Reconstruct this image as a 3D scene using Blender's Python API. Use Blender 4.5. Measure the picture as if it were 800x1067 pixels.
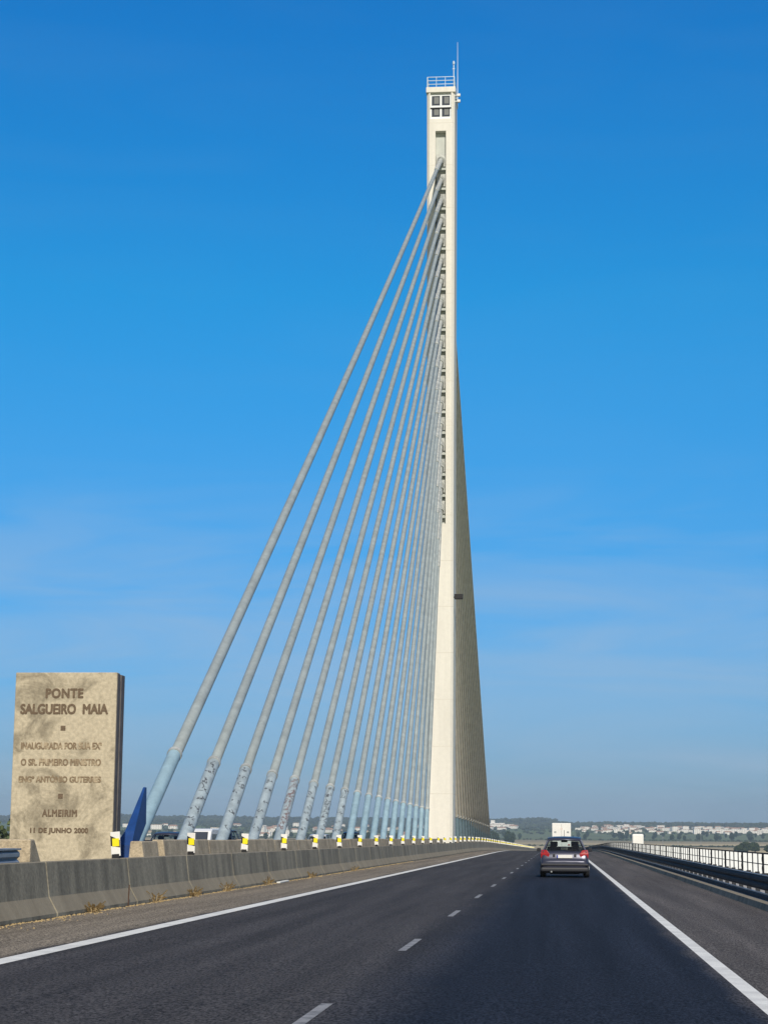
import bpy, bmesh, math, random
from mathutils import Vector, Matrix, noise
R = math.radians
random.seed(7)
S = bpy.context.scene
for o in list(bpy.data.objects): bpy.data.objects.remove(o)
COL = S.collection

# ------------------------------------------------------------ camera
cam = bpy.data.cameras.new('camera'); co = bpy.data.objects.new('camera', cam); COL.objects.link(co)
cam.sensor_fit = 'HORIZONTAL'; cam.sensor_width = 36; cam.lens = 36 * 1900 / 800
cam.clip_start = .2; cam.clip_end = 40000
co.matrix_world = Matrix.Translation((0, 0, 1.4)) @ Matrix.Rotation(R(5.519), 4, 'Z') @ Matrix.Rotation(R(90 + 9.771), 4, 'X') @ Matrix.Rotation(R(.4), 4, 'Z')
S.camera = co
# ------------------------------------------------------------ light
SUN_EL, SUN_AZ = 37, -12          # elevation; degrees left of straight behind the camera
sd = Vector((-math.sin(R(SUN_AZ)) * math.cos(R(SUN_EL)), -math.cos(R(SUN_AZ)) * math.cos(R(SUN_EL)), math.sin(R(SUN_EL))))
sl = bpy.data.lights.new('sun', 'SUN'); sl.energy = 4.0; sl.angle = R(.5); sl.color = (1, .92, .80)
so = bpy.data.objects.new('sun', sl); COL.objects.link(so); so.rotation_euler = sd.to_track_quat('Z', 'Y').to_euler(); so.location = (0, -50, 80)
W = bpy.data.worlds.new('World'); S.world = W; W.use_nodes = True
nt = W.node_tree; N = nt.nodes; Lk = nt.links
bg = N['Background']; bg.inputs[1].default_value = .115
sky = N.new('ShaderNodeTexSky'); sky.sky_type = 'NISHITA'; sky.sun_disc = False
sky.sun_elevation = R(SUN_EL); sky.sun_rotation = R(180 + SUN_AZ); sky.altitude = 0
sky.air_density = 1.25; sky.dust_density = .3; sky.ozone_density = 3.5
tint = N.new('ShaderNodeMix'); tint.data_type = 'RGBA'; tint.blend_type = 'MULTIPLY'; tint.inputs[0].default_value = 1
zs = N.new('ShaderNodeTexCoord'); zx = N.new('ShaderNodeSeparateXYZ'); zr = N.new('ShaderNodeValToRGB')   # air colour by height above the horizon
Lk.new(zs.outputs['Generated'], zx.inputs[0]); Lk.new(zx.outputs['Z'], zr.inputs[0])
_e = zr.color_ramp.elements
for _i, (_p, _c) in enumerate([(0, (.26, .43, .83)), (.04, (.24, .45, .87)), (.14, (.16, .53, .92)), (.285, (.07, .68, 1.04)), (.42, (.05, .64, 1.12)), (1, (.20, .63, 1.1))]):
    _q = _e[_i] if _i < 2 else _e.new(_p); _q.position = _p; _q.color = (*_c, 1)
hz_ = N.new('ShaderNodeMapRange'); hz_.inputs[1].default_value = .15; hz_.inputs[2].default_value = -.45    # whiter, hazier sky on the sun's side
Lk.new(zx.outputs['Y'], hz_.inputs[0]); hm = N.new('ShaderNodeMix'); hm.data_type = 'RGBA'; hm.inputs[7].default_value = (.95, .74, .55, 1)
Lk.new(hz_.outputs[0], hm.inputs[0]); Lk.new(zr.outputs[0], hm.inputs[6]); Lk.new(hm.outputs[2], tint.inputs[7])
Lk.new(sky.outputs[0], tint.inputs[6])
# thin cirrus in the sky, laid out by direction
tc = N.new('ShaderNodeTexCoord'); mp = N.new('ShaderNodeMapping'); mp.inputs['Scale'].default_value = (2.6, 2.6, 17); mp.inputs['Location'].default_value = (.37, .2, .1)
mp.inputs['Rotation'].default_value = (0, R(3), 0)
nz = N.new('ShaderNodeTexNoise'); nz.inputs['Scale'].default_value = 1.6; nz.inputs['Detail'].default_value = 7; nz.inputs['Roughness'].default_value = .55; nz.inputs['Distortion'].default_value = .6
cr = N.new('ShaderNodeMapRange'); cr.inputs[1].default_value = .42; cr.inputs[2].default_value = .66; cr.inputs[3].default_value = 0; cr.inputs[4].default_value = .40
sp = N.new('ShaderNodeSeparateXYZ'); fd = N.new('ShaderNodeMapRange'); fd.inputs[1].default_value = .20; fd.inputs[2].default_value = .12; fd.inputs[3].default_value = .05; fd.inputs[4].default_value = 1
ml = N.new('ShaderNodeMath'); ml.operation = 'MULTIPLY'
cm = N.new('ShaderNodeMix'); cm.data_type = 'RGBA'; cm.inputs[7].default_value = (3.3, 4.4, 5.7, 1)
Lk.new(tc.outputs['Generated'], mp.inputs[0]); Lk.new(mp.outputs[0], nz.inputs['Vector']); Lk.new(nz.outputs['Fac'], cr.inputs[0])
Lk.new(tc.outputs['Generated'], sp.inputs[0]); Lk.new(sp.outputs['Z'], fd.inputs[0])
Lk.new(cr.outputs[0], ml.inputs[0]); Lk.new(fd.outputs[0], ml.inputs[1]); Lk.new(ml.outputs[0], cm.inputs[0])
Lk.new(tint.outputs[2], cm.inputs[6]); Lk.new(cm.outputs[2], bg.inputs[0])
S.view_settings.view_transform = 'Standard'; S.view_settings.look = 'None'; S.view_settings.exposure = 0; S.view_settings.gamma = 1
S.view_settings.use_curve_mapping = False
S.render.engine = 'CYCLES'; S.cycles.volume_bounces = 0

# ------------------------------------------------------------ materials
def mat(name, col, rough=.8, var=.0, scale=4, stretch=(1, 1, 1), dark=None, bump=0, metal=0, fine=0, fscale=90, spec=.4, detail=6, lo=.35, hi=.65):
    m = bpy.data.materials.new(name); m.use_nodes = True; n = m.node_tree.nodes; l = m.node_tree.links
    b = n['Principled BSDF']; b.inputs['Roughness'].default_value = rough; b.inputs['Metallic'].default_value = metal
    b.inputs['Specular IOR Level'].default_value = spec
    c = (*col, 1); b.inputs['Base Color'].default_value = c
    if var or fine or dark:
        g = n.new('ShaderNodeNewGeometry'); q = n.new('ShaderNodeMapping'); q.inputs['Scale'].default_value = stretch
        l.new(g.outputs['Position'], q.inputs[0])
        t = n.new('ShaderNodeTexNoise'); t.inputs['Scale'].default_value = scale; t.inputs['Detail'].default_value = detail; t.inputs['Roughness'].default_value = .6
        l.new(q.outputs[0], t.inputs['Vector'])
        r = n.new('ShaderNodeMapRange'); r.inputs[1].default_value = lo; r.inputs[2].default_value = hi; l.new(t.outputs['Fac'], r.inputs[0])
        x = n.new('ShaderNodeMix'); x.data_type = 'RGBA'; l.new(r.outputs[0], x.inputs[0])
        d = dark or tuple(v * (1 - var) for v in col)
        x.inputs[6].default_value = (*d, 1); x.inputs[7].default_value = (*[min(1, v * (1 + var * .5)) for v in col], 1)
        out = x.outputs[2]
        if fine:
            f = n.new('ShaderNodeTexNoise'); f.inputs['Scale'].default_value = fscale; f.inputs['Detail'].default_value = 3; l.new(g.outputs['Position'], f.inputs['Vector'])
            fr = n.new('ShaderNodeMapRange'); fr.inputs[1].default_value = .3; fr.inputs[2].default_value = .7; fr.inputs[3].default_value = 1 - fine; fr.inputs[4].default_value = 1 + fine; l.new(f.outputs['Fac'], fr.inputs[0])
            mm = n.new('ShaderNodeMix'); mm.data_type = 'RGBA'; mm.blend_type = 'MULTIPLY'; mm.inputs[0].default_value = 1
            l.new(out, mm.inputs[6]); l.new(fr.outputs[0], mm.inputs[7]); out = mm.outputs[2]
        l.new(out, b.inputs['Base Color'])
        if bump:
            bp = n.new('ShaderNodeBump'); bp.inputs['Strength'].default_value = bump; bp.inputs['Distance'].default_value = .02
            l.new((f if fine else t).outputs['Fac'], bp.inputs['Height']); l.new(bp.outputs[0], b.inputs['Normal'])
    return m
M = {}
M['pylon'] = mat('cream painted concrete', (.78, .76, .69), .75, .10, .5, (1.6, 1.6, .12), fine=.03, fscale=3)
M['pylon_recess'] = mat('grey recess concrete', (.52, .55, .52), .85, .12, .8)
M['blind'] = mat('grey window blind', (.20, .21, .21), .8)
M['dark'] = mat('black gap', (.02, .02, .022), .7)
M['anchor'] = mat('grey anchor steel', (.46, .48, .46), .55, .3, 3, metal=.1)
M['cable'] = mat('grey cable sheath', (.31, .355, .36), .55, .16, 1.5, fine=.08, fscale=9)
M['cable_far'] = mat('lightened far cable sheath', (.66, .62, .52), .6, .14, 1.2)  # sheath colour lightened to offset the shade these cables cast on each other
M['sleeve'] = mat('pale blue steel sleeve', (.28, .41, .48), .55, .16, 2.2, fine=.06, fscale=14)
M['sleeve_worn'] = mat('grey blue worn sleeve', (.34, .41, .445), .55, .22, 3.2, fine=.1, fscale=22)
M['ink'] = mat('black graffiti ink', (.09, .10, .12), .7, .3, 20)
M['ink_red'] = mat('dull red graffiti ink', (.19, .12, .125), .7, .4, 15)
M['blue'] = mat('deep blue paint', (.008, .05, .20), .55, .2, 3)
M['stone'] = mat('beige stone', (.45, .395, .29), .88, .25, .9, dark=(.27, .235, .17), fine=.16, fscale=13, bump=.5, lo=.38, hi=.54, detail=10)
for _n in M['stone'].node_tree.nodes:
    if _n.bl_idname == 'ShaderNodeTexNoise' and _n.inputs['Detail'].default_value > 5: _n.inputs['Distortion'].default_value = 1.4; _n.inputs['Roughness'].default_value = .68
M['stone_shaded'] = mat('shade toned side stone', (.13, .12, .12), .85, .25, 3)  # shade on the monument's right side, put into the stone colour
M['letter'] = mat('brown letter paint', (.16, .115, .075), .8, .3, 25)
M['letter_worn'] = mat('faded brown letter paint', (.22, .165, .105), .85, 0, 6, dark=(.42, .34, .23), lo=.40, hi=.50)
M['barrier'] = mat('weathered grey concrete', (.255, .235, .18), .92, .25, 1.1, (1, 1.5, .5), dark=(.145, .135, .105), fine=.2, fscale=16, bump=.3)
_m = M['barrier'].node_tree; _n = _m.nodes; _l = _m.links; _g = _n.new('ShaderNodeNewGeometry'); _s = _n.new('ShaderNodeSeparateXYZ'); _l.new(_g.outputs['True Normal'], _s.inputs[0])
_a = _n.new('ShaderNodeMapRange'); _a.inputs[1].default_value = .2; _a.inputs[2].default_value = .45; _a.inputs[4].default_value = .6; _l.new(_s.outputs['Z'], _a.inputs[0])   # tan road dust settled on the sloping toe
_k = _n.new('ShaderNodeMix'); _k.data_type = 'RGBA'; _k.inputs[7].default_value = (.27, .225, .155, 1)
_o = _n['Principled BSDF'].inputs['Base Color'].links[0].from_socket; _l.new(_a.outputs[0], _k.inputs[0]); _l.new(_o, _k.inputs[6]); _l.new(_k.outputs[2], _n['Principled BSDF'].inputs['Base Color'])
M['plinth'] = mat('brown washed concrete', (.46, .385, .27), .92, .2, 2.2, dark=(.29, .24, .17), fine=.22, fscale=24, bump=.7)
M['joint'] = mat('joint mortar', (.20, .185, .15), .9)
M['line'] = mat('white road paint', (.78, .76, .69), .7, .16, 2.5, fine=.1, fscale=50)
M['kerb'] = mat('pale kerb concrete', (.42, .40, .37), .9, .2, 3, fine=.1, fscale=40)
M['verge'] = mat('dusty median concrete', (.26, .235, .19), .95, .3, 1.5, fine=.2, fscale=20)
M['steel'] = mat('dull dark guardrail steel', (.04, .043, .05), .75, .25, 2, metal=0, spec=.15)
M['steel_light'] = mat('galvanised steel', (.38, .40, .42), .45, .15, 5, metal=.6)
M['panel'] = mat('white painted panel', (.82, .86, .88), .6, .06, 1.5)
M['white'] = mat('white paint', (.8, .8, .78), .5, .06, 1)
M['rail_white'] = mat('pale blue white rail paint', (.55, .68, .82), .5)
M['yellow'] = mat('yellow reflector', (.90, .78, .02), .4)
M['black_rubber'] = mat('black rubber', (.018, .018, .02), .75)
M['red_lens'] = mat('red lamp lens', (.33, .012, .018), .35)
M['plastic_dark'] = mat('dark bumper plastic', (.03, .032, .04), .55)
M['silver'] = mat('silver grey metallic paint', (.045, .05, .08), .3, metal=.3)
M['navy'] = mat('dark navy car paint', (.02, .03, .06), .25)
M['white_car'] = mat('white car paint', (.75, .76, .78), .3)
M['rim'] = mat('alloy rim', (.35, .36, .38), .35, metal=.8)
M['seat'] = mat('dark seat cloth', (.03, .03, .035), .9)
M['plate'] = mat('white number plate', (.78, .78, .76), .5, .1, 30)
M['plate_blue'] = mat('blue plate band', (.02, .05, .4), .5)
M['bark'] = mat('brown bark', (.10, .075, .05), .95, .3, 4)
M['leaf'] = mat('dark green foliage', (.05, .075, .028), .9, .5, .35, dark=(.022, .04, .016))
M['leaf_lt'] = mat('olive green foliage', (.085, .11, .04), .9, .4, .3, dark=(.04, .06, .022))
M['wood'] = mat('wooded hill foliage', (.05, .065, .035), .95, .4, .004)
M['roof'] = mat('terracotta roof tiles', (.40, .25, .17), .9, .2, .3)
M['roof_grey'] = mat('grey metal roof', (.5, .5, .5), .7, .1, .3)
M['wall'] = mat('white rendered wall', (.80, .78, .74), .85, .08, .2)
M['wall_cream'] = mat('cream rendered wall', (.66, .58, .45), .85, .08, .2)
M['window_dark'] = mat('dark window glass', (.05, .06, .08), .2)
M['dry'] = mat('dry straw weed', (.46, .34, .17), .95, .3, 30)
M['paper'] = mat('white litter plastic', (.7, .7, .66), .8)
M['rust'] = mat('rusty steel', (.10, .055, .035), .9, .3, 30)
M['logo'] = mat('faint orange pink decal', (.72, .64, .60), .7)
# glass: real transparency with a glossy coat
g = bpy.data.materials.new('tinted glass'); g.use_nodes = True; n = g.node_tree.nodes; l = g.node_tree.links
tr = n.new('ShaderNodeBsdfTransparent'); tr.inputs[0].default_value = (.78, .84, .85, 1); gl = n.new('ShaderNodeBsdfGlossy'); gl.inputs['Roughness'].default_value = .05
mx = n.new('ShaderNodeMixShader'); fz = n.new('ShaderNodeFresnel'); fz.inputs[0].default_value = 1.5
mx.inputs[0].default_value = .07; l.new(tr.outputs[0], mx.inputs[1]); l.new(gl.outputs[0], mx.inputs[2]); l.new(mx.outputs[0], n['Material Output'].inputs[0]); M['glass'] = g

def asphalt(name, bounds):
    """tarmac whose lanes were laid at different times: bounds = [(x, colour), ...] across the road"""
    m = bpy.data.materials.new(name); m.use_nodes = True; n = m.node_tree.nodes; l = m.node_tree.links
    b = n['Principled BSDF']; b.inputs['Roughness'].default_value = .9; b.inputs['Specular IOR Level'].default_value = .12
    ge = n.new('ShaderNodeNewGeometry'); sx = n.new('ShaderNodeSeparateXYZ'); l.new(ge.outputs['Position'], sx.inputs[0])
    wob = n.new('ShaderNodeTexNoise'); wob.inputs['Scale'].default_value = .5; wob.inputs['Detail'].default_value = 5; l.new(ge.outputs['Position'], wob.inputs['Vector'])
    w2 = n.new('ShaderNodeMath'); w2.operation = 'MULTIPLY_ADD'; w2.inputs[1].default_value = .5; l.new(wob.outputs['Fac'], w2.inputs[0]); l.new(sx.outputs['X'], w2.inputs[2])
    mr = n.new('ShaderNodeMapRange'); mr.inputs[1].default_value = -30; mr.inputs[2].default_value = 10; l.new(w2.outputs[0], mr.inputs[0])
    rp = n.new('ShaderNodeValToRGB'); l.new(mr.outputs[0], rp.inputs[0])
    e = rp.color_ramp.elements
    for i, (x, c) in enumerate(bounds):
        p = (x + .25 + 30) / 40
        el = e[i] if i < 2 else e.new(p)
        el.position = p; el.color = (*c, 1)
    # long streaks from tyres and oil, fine aggregate
    mp = n.new('ShaderNodeMapping'); mp.inputs['Scale'].default_value = (1.8, .05, 1); l.new(ge.outputs['Position'], mp.inputs[0])
    st = n.new('ShaderNodeTexNoise'); st.inputs['Scale'].default_value = 1.2; st.inputs['Detail'].default_value = 6; l.new(mp.outputs[0], st.inputs['Vector'])
    sr = n.new('ShaderNodeMapRange'); sr.inputs[1].default_value = .3; sr.inputs[2].default_value = .7; sr.inputs[3].default_value = .72; sr.inputs[4].default_value = 1.28; l.new(st.outputs['Fac'], sr.inputs[0])
    gm = n.new('ShaderNodeMapping'); gm.inputs['Scale'].default_value = (1, .35, 1); l.new(ge.outputs['Position'], gm.inputs[0])
    gr = n.new('ShaderNodeTexNoise'); gr.inputs['Scale'].default_value = 38; gr.inputs['Detail'].default_value = 6; gr.inputs['Roughness'].default_value = .8; l.new(gm.outputs[0], gr.inputs['Vector'])
    g2 = n.new('ShaderNodeMapRange'); g2.inputs[1].default_value = .40; g2.inputs[2].default_value = .61; g2.inputs[3].default_value = .15; g2.inputs[4].default_value = 2.15; l.new(gr.outputs['Fac'], g2.inputs[0])
    a = n.new('ShaderNodeMix'); a.data_type = 'RGBA'; a.blend_type = 'MULTIPLY'; a.inputs[0].default_value = 1; l.new(rp.outputs[0], a.inputs[6]); l.new(sr.outputs[0], a.inputs[7])
    c = n.new('ShaderNodeMix'); c.data_type = 'RGBA'; c.blend_type = 'MULTIPLY'; c.inputs[0].default_value = 1; l.new(a.outputs[2], c.inputs[6]); l.new(g2.outputs[0], c.inputs[7])
    l.new(c.outputs[2], b.inputs['Base Color'])
    bp = n.new('ShaderNodeBump'); bp.inputs['Strength'].default_value = .5; bp.inputs['Distance'].default_value = .01; l.new(gr.outputs['Fac'], bp.inputs['Height']); l.new(bp.outputs[0], b.inputs['Normal'])
    return m
cold, cblu, cshl, cstr = (.052, .048, .047), (.015, .018, .027), (.088, .078, .071), (.19, .16, .12)
M['asphalt'] = asphalt('tarmac', [(-9, cstr), (-6.42, cstr), (-6.34, cold), (-2.2, cold), (-1.1, cblu), (1.5, cblu), (1.80, cshl)])
M['asphalt_far'] = asphalt('tarmac oncoming side', [(-28, cshl), (-23, cold), (-18, cold), (-14, cold)])

# faint pour joints on the pylon every 4.2 m
_m = M['pylon'].node_tree; _n = _m.nodes; _l = _m.links; _g = _n.new('ShaderNodeNewGeometry'); _s = _n.new('ShaderNodeSeparateXYZ'); _l.new(_g.outputs['Position'], _s.inputs[0])
_a = _n.new('ShaderNodeMath'); _a.operation = 'MULTIPLY'; _a.inputs[1].default_value = 1 / 4.2; _l.new(_s.outputs['Z'], _a.inputs[0])
_f = _n.new('ShaderNodeMath'); _f.operation = 'FRACT'; _l.new(_a.outputs[0], _f.inputs[0])
_c = _n.new('ShaderNodeMath'); _c.operation = 'LESS_THAN'; _c.inputs[1].default_value = .02; _l.new(_f.outputs[0], _c.inputs[0])
_k = _n.new('ShaderNodeMix'); _k.data_type = 'RGBA'; _k.inputs[7].default_value = (.69, .665, .59, 1)
_o = _n['Principled BSDF'].inputs['Base Color'].links[0].from_socket; _l.new(_c.outputs[0], _k.inputs[0]); _l.new(_o, _k.inputs[6]); _l.new(_k.outputs[2], _n['Principled BSDF'].inputs['Base Color'])

# ------------------------------------------------------------ helpers
def tag(o, label=None, cat=None, group=None, kind=None):
    if label: o['label'] = label
    if cat: o['category'] = cat
    if group: o['group'] = group
    if kind: o['kind'] = kind
    return o
def empty(name, loc, label, cat, group=None, rz=0):
    o = bpy.data.objects.new(name, None); COL.objects.link(o); o.location = loc; o.rotation_euler.z = rz
    o.empty_display_size = .3
    return tag(o, label, cat, group)
def kids(o): return [c for c in bpy.data.objects if c.parent == o]
def copy_tree(o, parent=None, kd=None):
    if kd is None:
        kd = {}
        for c in bpy.data.objects:
            if c.parent: kd.setdefault(c.parent.name, []).append(c)
    c = o.copy(); COL.objects.link(c)
    if parent: c.parent = parent
    for ch in kd.get(o.name, []): copy_tree(ch, c, kd)
    return c
class MB:
    def __init__(s): s.v = []; s.f = []; s.m = []; s.i = 0
    def add(s, vs, fs):
        k = len(s.v); s.v += [tuple(v) for v in vs]; s.f += [tuple(i + k for i in f) for f in fs]; s.m += [s.i] * len(fs); return s
    def box(s, x0, x1, y0, y1, z0, z1):
        return s.add([(x0, y0, z0), (x1, y0, z0), (x1, y1, z0), (x0, y1, z0), (x0, y0, z1), (x1, y0, z1), (x1, y1, z1), (x0, y1, z1)],
                     [(0, 3, 2, 1), (4, 5, 6, 7), (0, 1, 5, 4), (1, 2, 6, 5), (2, 3, 7, 6), (3, 0, 4, 7)])
    def loft(s, rings, cap=True):
        n = len(rings[0]); vs = [p for r in rings for p in r]; fs = []
        for i in range(len(rings) - 1):
            for j in range(n):
                a, b = i * n + j, i * n + (j + 1) % n
                fs.append((a, b, b + n, a + n))
        if cap: fs += [tuple(range(n))[::-1], tuple(range((len(rings) - 1) * n, len(rings) * n))]
        return s.add(vs, fs)
    def prism(s, poly, axis, a, b):
        """poly = 2D points; axis 'x': (y,z), 'y': (x,z), 'z': (x,y)"""
        f = {'x': lambda p, t: (t, p[0], p[1]), 'y': lambda p, t: (p[0], t, p[1]), 'z': lambda p, t: (p[0], p[1], t)}[axis]
        return s.loft([[f(p, a) for p in poly], [f(p, b) for p in poly]])
    def tube(s, pts, r, n=8, cap=True):
        pts = [Vector(p) for p in pts]; rs = r if isinstance(r, (list, tuple)) else [r] * len(pts); rings = []
        for i, p in enumerate(pts):
            d = (pts[min(i + 1, len(pts) - 1)] - pts[max(i - 1, 0)]).normalized()
            u = d.cross(Vector((0, 0, 1))) if abs(d.z) < .98 else d.cross(Vector((0, 1, 0)))
            u.normalize(); w = u.cross(d)
            rings.append([p + (u * math.cos(2 * math.pi * k / n) + w * math.sin(2 * math.pi * k / n)) * rs[i] for k in range(n)])
        return s.loft(rings, cap)
    def build(s, name, mats, parent=None, smooth=False, bevel=0, sub=0, seg=2):
        me = bpy.data.meshes.new(name); me.from_pydata([tuple(v) for v in s.v], [], s.f); me.update()
        for m in (mats if isinstance(mats, (list, tuple)) else [mats]): me.materials.append(M[m] if isinstance(m, str) else m)
        for p, i in zip(me.polygons, s.m): p.material_index = i; p.use_smooth = smooth
        bm = bmesh.new(); bm.from_mesh(me); bmesh.ops.recalc_face_normals(bm, faces=bm.faces); bm.to_mesh(me); bm.free()
        o = bpy.data.objects.new(name, me); COL.objects.link(o)
        if parent: o.parent = parent
        if bevel: b = o.modifiers.new('b', 'BEVEL'); b.width = bevel; b.segments = seg; b.limit_method = 'ANGLE'; b.angle_limit = R(40)
        if sub: b = o.modifiers.new('s', 'SUBSURF'); b.levels = sub; b.render_levels = sub
        return o
def rz(Y):
    d = 0 if Y < 170 else (.5 * .0075 / 70 * (Y - 170) ** 2 if Y < 240 else .2625 + .0075 * (Y - 240))
    return -.0058 * Y - d
YS = [-60, -20, 0, 15, 30, 45, 60, 80, 100, 120, 140, 160] + list(range(170, 300, 8)) + list(range(300, 500, 25)) + list(range(500, 1500, 100)) + [1500]
def sweep(mb, poly, ys=YS):
    return mb.loft([[(x, y, z + rz(y)) for x, z in poly] for y in ys])
def strip(mb, x0, x1, dz, ys=YS):
    for a, b in zip(ys[:-1], ys[1:]):
        mb.add([(x0, a, rz(a) + dz), (x1, a, rz(a) + dz), (x1, b, rz(b) + dz), (x0, b, rz(b) + dz)], [(0, 1, 2, 3)])
    return mb
def yrange(a, b, st):
    r = []; y = a
    while y < b - .01: r.append(y); y += st
    return r + [b]
CX = -10.7                       # middle of the median
GZ = -22                         # the plain below the bridge

# ------------------------------------------------------------ ground and hills
def sstep(a, b, x):
    t = max(0, min(1, (x - a) / (b - a))); return t * t * (3 - 2 * t)
def hgt(x, y):
    t = x / max(y, 1)            # direction
    h = GZ
    n1 = noise.noise(Vector((x / 900, y / 900, 3))); n2 = noise.noise(Vector((x / 260, y / 260, 9)))
    h += sstep(3600, 4700, y) * (17 + 6 * n1 + 2 * n2)
    h += sstep(4700, 5600, y) * (8 + 7 * n1 + 3 * n2)
    hill = sstep(.012, -.012, t) * (26 + 6 * sstep(-.045, -.01, t)) + sstep(0, .03, t) * 6
    h += sstep(5500, 6500, y) * max(0, hill - 9 - 7 * sstep(-.01, .03, t) + 6 * n1 + 3 * n2)
    h += .35 * n2 * sstep(0, 800, y)
    return h
gb = MB(); nx, ny = 170, 190
xs = [-6000 + 12000 * i / nx for i in range(nx + 1)]; ysg = [-2000 + 10500 * j / ny for j in range(ny + 1)]
gb.v = [(x, y, hgt(x, y)) for y in ysg for x in xs]
for j in range(ny):
    for i in range(nx):
        a = j * (nx + 1) + i; gb.f.append((a, a + 1, a + nx + 2, a + nx + 1)); gb.m.append(0)
m = bpy.data.materials.new('fields and hills'); m.use_nodes = True; n = m.node_tree.nodes; l = m.node_tree.links; M['ground'] = m
b = n['Principled BSDF']; b.inputs['Roughness'].default_value = .95; b.inputs['Specular IOR Level'].default_value = .1
ge = n.new('ShaderNodeNewGeometry'); sx = n.new('ShaderNodeSeparateXYZ'); l.new(ge.outputs['Position'], sx.inputs[0])
nz = n.new('ShaderNodeTexNoise'); nz.inputs['Scale'].default_value = .0025; nz.inputs['Detail'].default_value = 4; l.new(ge.outputs['Position'], nz.inputs['Vector'])
ad = n.new('ShaderNodeMath'); ad.operation = 'MULTIPLY_ADD'; ad.inputs[1].default_value = 500; l.new(nz.outputs['Fac'], ad.inputs[0]); l.new(sx.outputs['Y'], ad.inputs[2])
mr = n.new('ShaderNodeMapRange'); mr.inputs[1].default_value = 0; mr.inputs[2].default_value = 8000; l.new(ad.outputs[0], mr.inputs[0])
rp = n.new('ShaderNodeValToRGB'); l.new(mr.outputs[0], rp.inputs[0]); rp.color_ramp.interpolation = 'LINEAR'
tan, grn, wod, tn2 = (.48, .39, .22), (.115, .15, .055), (.045, .06, .03), (.36, .29, .17)
st = [(0, grn), (1500, tn2), (1750, tan), (2350, tn2), (2380, wod), (2470, wod), (2500, tan), (3000, tn2), (3300, (.3, .26, .14)), (3380, grn), (3900, (.13, .15, .07)), (4600, grn), (5600, wod), (6900, wod)]
e = rp.color_ramp.elements
for i, (y, c) in enumerate(st):
    el = e[i] if i < 2 else e.new(min(1, (y + 250) / 8000))
    el.position = min(1, (y + 250) / 8000); el.color = (*c, 1)
# parcels
vo = n.new('ShaderNodeTexVoronoi'); vo.inputs['Scale'].default_value = 1; pm = n.new('ShaderNodeMapping'); pm.inputs['Scale'].default_value = (.0022, .006, 0); l.new(ge.outputs['Position'], pm.inputs[0]); l.new(pm.outputs[0], vo.inputs['Vector'])
hv = n.new('ShaderNodeSeparateColor'); l.new(vo.outputs['Color'], hv.inputs[0])
pr = n.new('ShaderNodeMapRange'); pr.inputs[3].default_value = .7; pr.inputs[4].default_value = 1.2; l.new(hv.outputs[0], pr.inputs[0])
mm = n.new('ShaderNodeMix'); mm.data_type = 'RGBA'; mm.blend_type = 'MULTIPLY'; mm.inputs[0].default_value = 1; l.new(rp.outputs[0], mm.inputs[6]); l.new(pr.outputs[0], mm.inputs[7])
l.new(mm.outputs[2], b.inputs['Base Color'])
tag(gb.build('ground', m, smooth=True), kind='structure')

# ------------------------------------------------------------ deck and roads
deck = empty('bridge_deck', (0, 0, 0), 'long concrete bridge deck carrying both roads over the plain', 'bridge')
d = MB(); sweep(d, [(-27.4, -.02), (-27.4, -.35), (-19, -.9), (-16, -3), (-5.4, -3), (-2.4, -.9), (6.5, -.35), (6.5, -.02)])
d.build('girder', 'kerb', deck)
for y in [-40, 34, 98, 310, 390, 470, 550, 640, 730, 820, 910, 1000, 1100, 1200, 1300, 1400]:
    p = MB(); p.box(-15.5, -5.9, y - 1.2, y + 1.2, GZ - 1, rz(y) - 2.9); p.build('pier', 'kerb', deck, bevel=.2)
p = MB(); p.box(-15, -6.4, 161, 169, GZ - 1, rz(164) - 2.9); p.build('pier', 'kerb', deck, bevel=.3)
for x0, x1 in ((5.25, 6.5), (-27.4, -26.2)):
    k = MB(); sweep(k, [(x0, -.01), (x1, -.01), (x1, .2), (x0, .2)]); k.build('edge_beam', 'kerb', deck)
road = strip(MB(), -8.75, 4.25, 0).build('road', 'asphalt'); tag(road, kind='structure')
road2 = strip(MB(), -26.2, -12.6, 0).build('road', 'asphalt_far'); tag(road2, kind='structure')
med = strip(MB(), -12.6, -8.75, -.01).build('median_ground', 'verge'); tag(med, kind='structure')
wk = strip(MB(), 4.25, 5.25, .10).build('walkway', 'kerb'); tag(wk, kind='structure')
k = MB(); sweep(k, [(4.02, -.01), (4.25, -.01), (4.25, .13), (4.06, .13)]); kb = k.build('kerb', 'barrier'); tag(kb, kind='structure')  # darker concrete puts the shade on the kerb face into its colour
ln = MB(); strip(ln, -6.34, -6.06, .004); strip(ln, 1.65, 1.82, .004)
strip(ln, -13.9, -13.75, .004); strip(ln, -22.9, -22.75, .004)
ln.build('edge_line', 'line', road)
ln = MB(); y = 12.9 - 2 * 10.1
while y < 700:
    strip(ln, -2.03, -1.93, .004, [y + .2, y + 2.9]); strip(ln, -18.1, -17.95, .004, [y, y + 3.0]); y += 10.1
M['line_worn'] = mat('worn white road paint', (.26, .255, .25), .75, .3, 6, dark=(.08, .08, .08), fine=.15, fscale=40, lo=.3, hi=.55)
ln.build('lane_dashes', 'line_worn', road)


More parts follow.
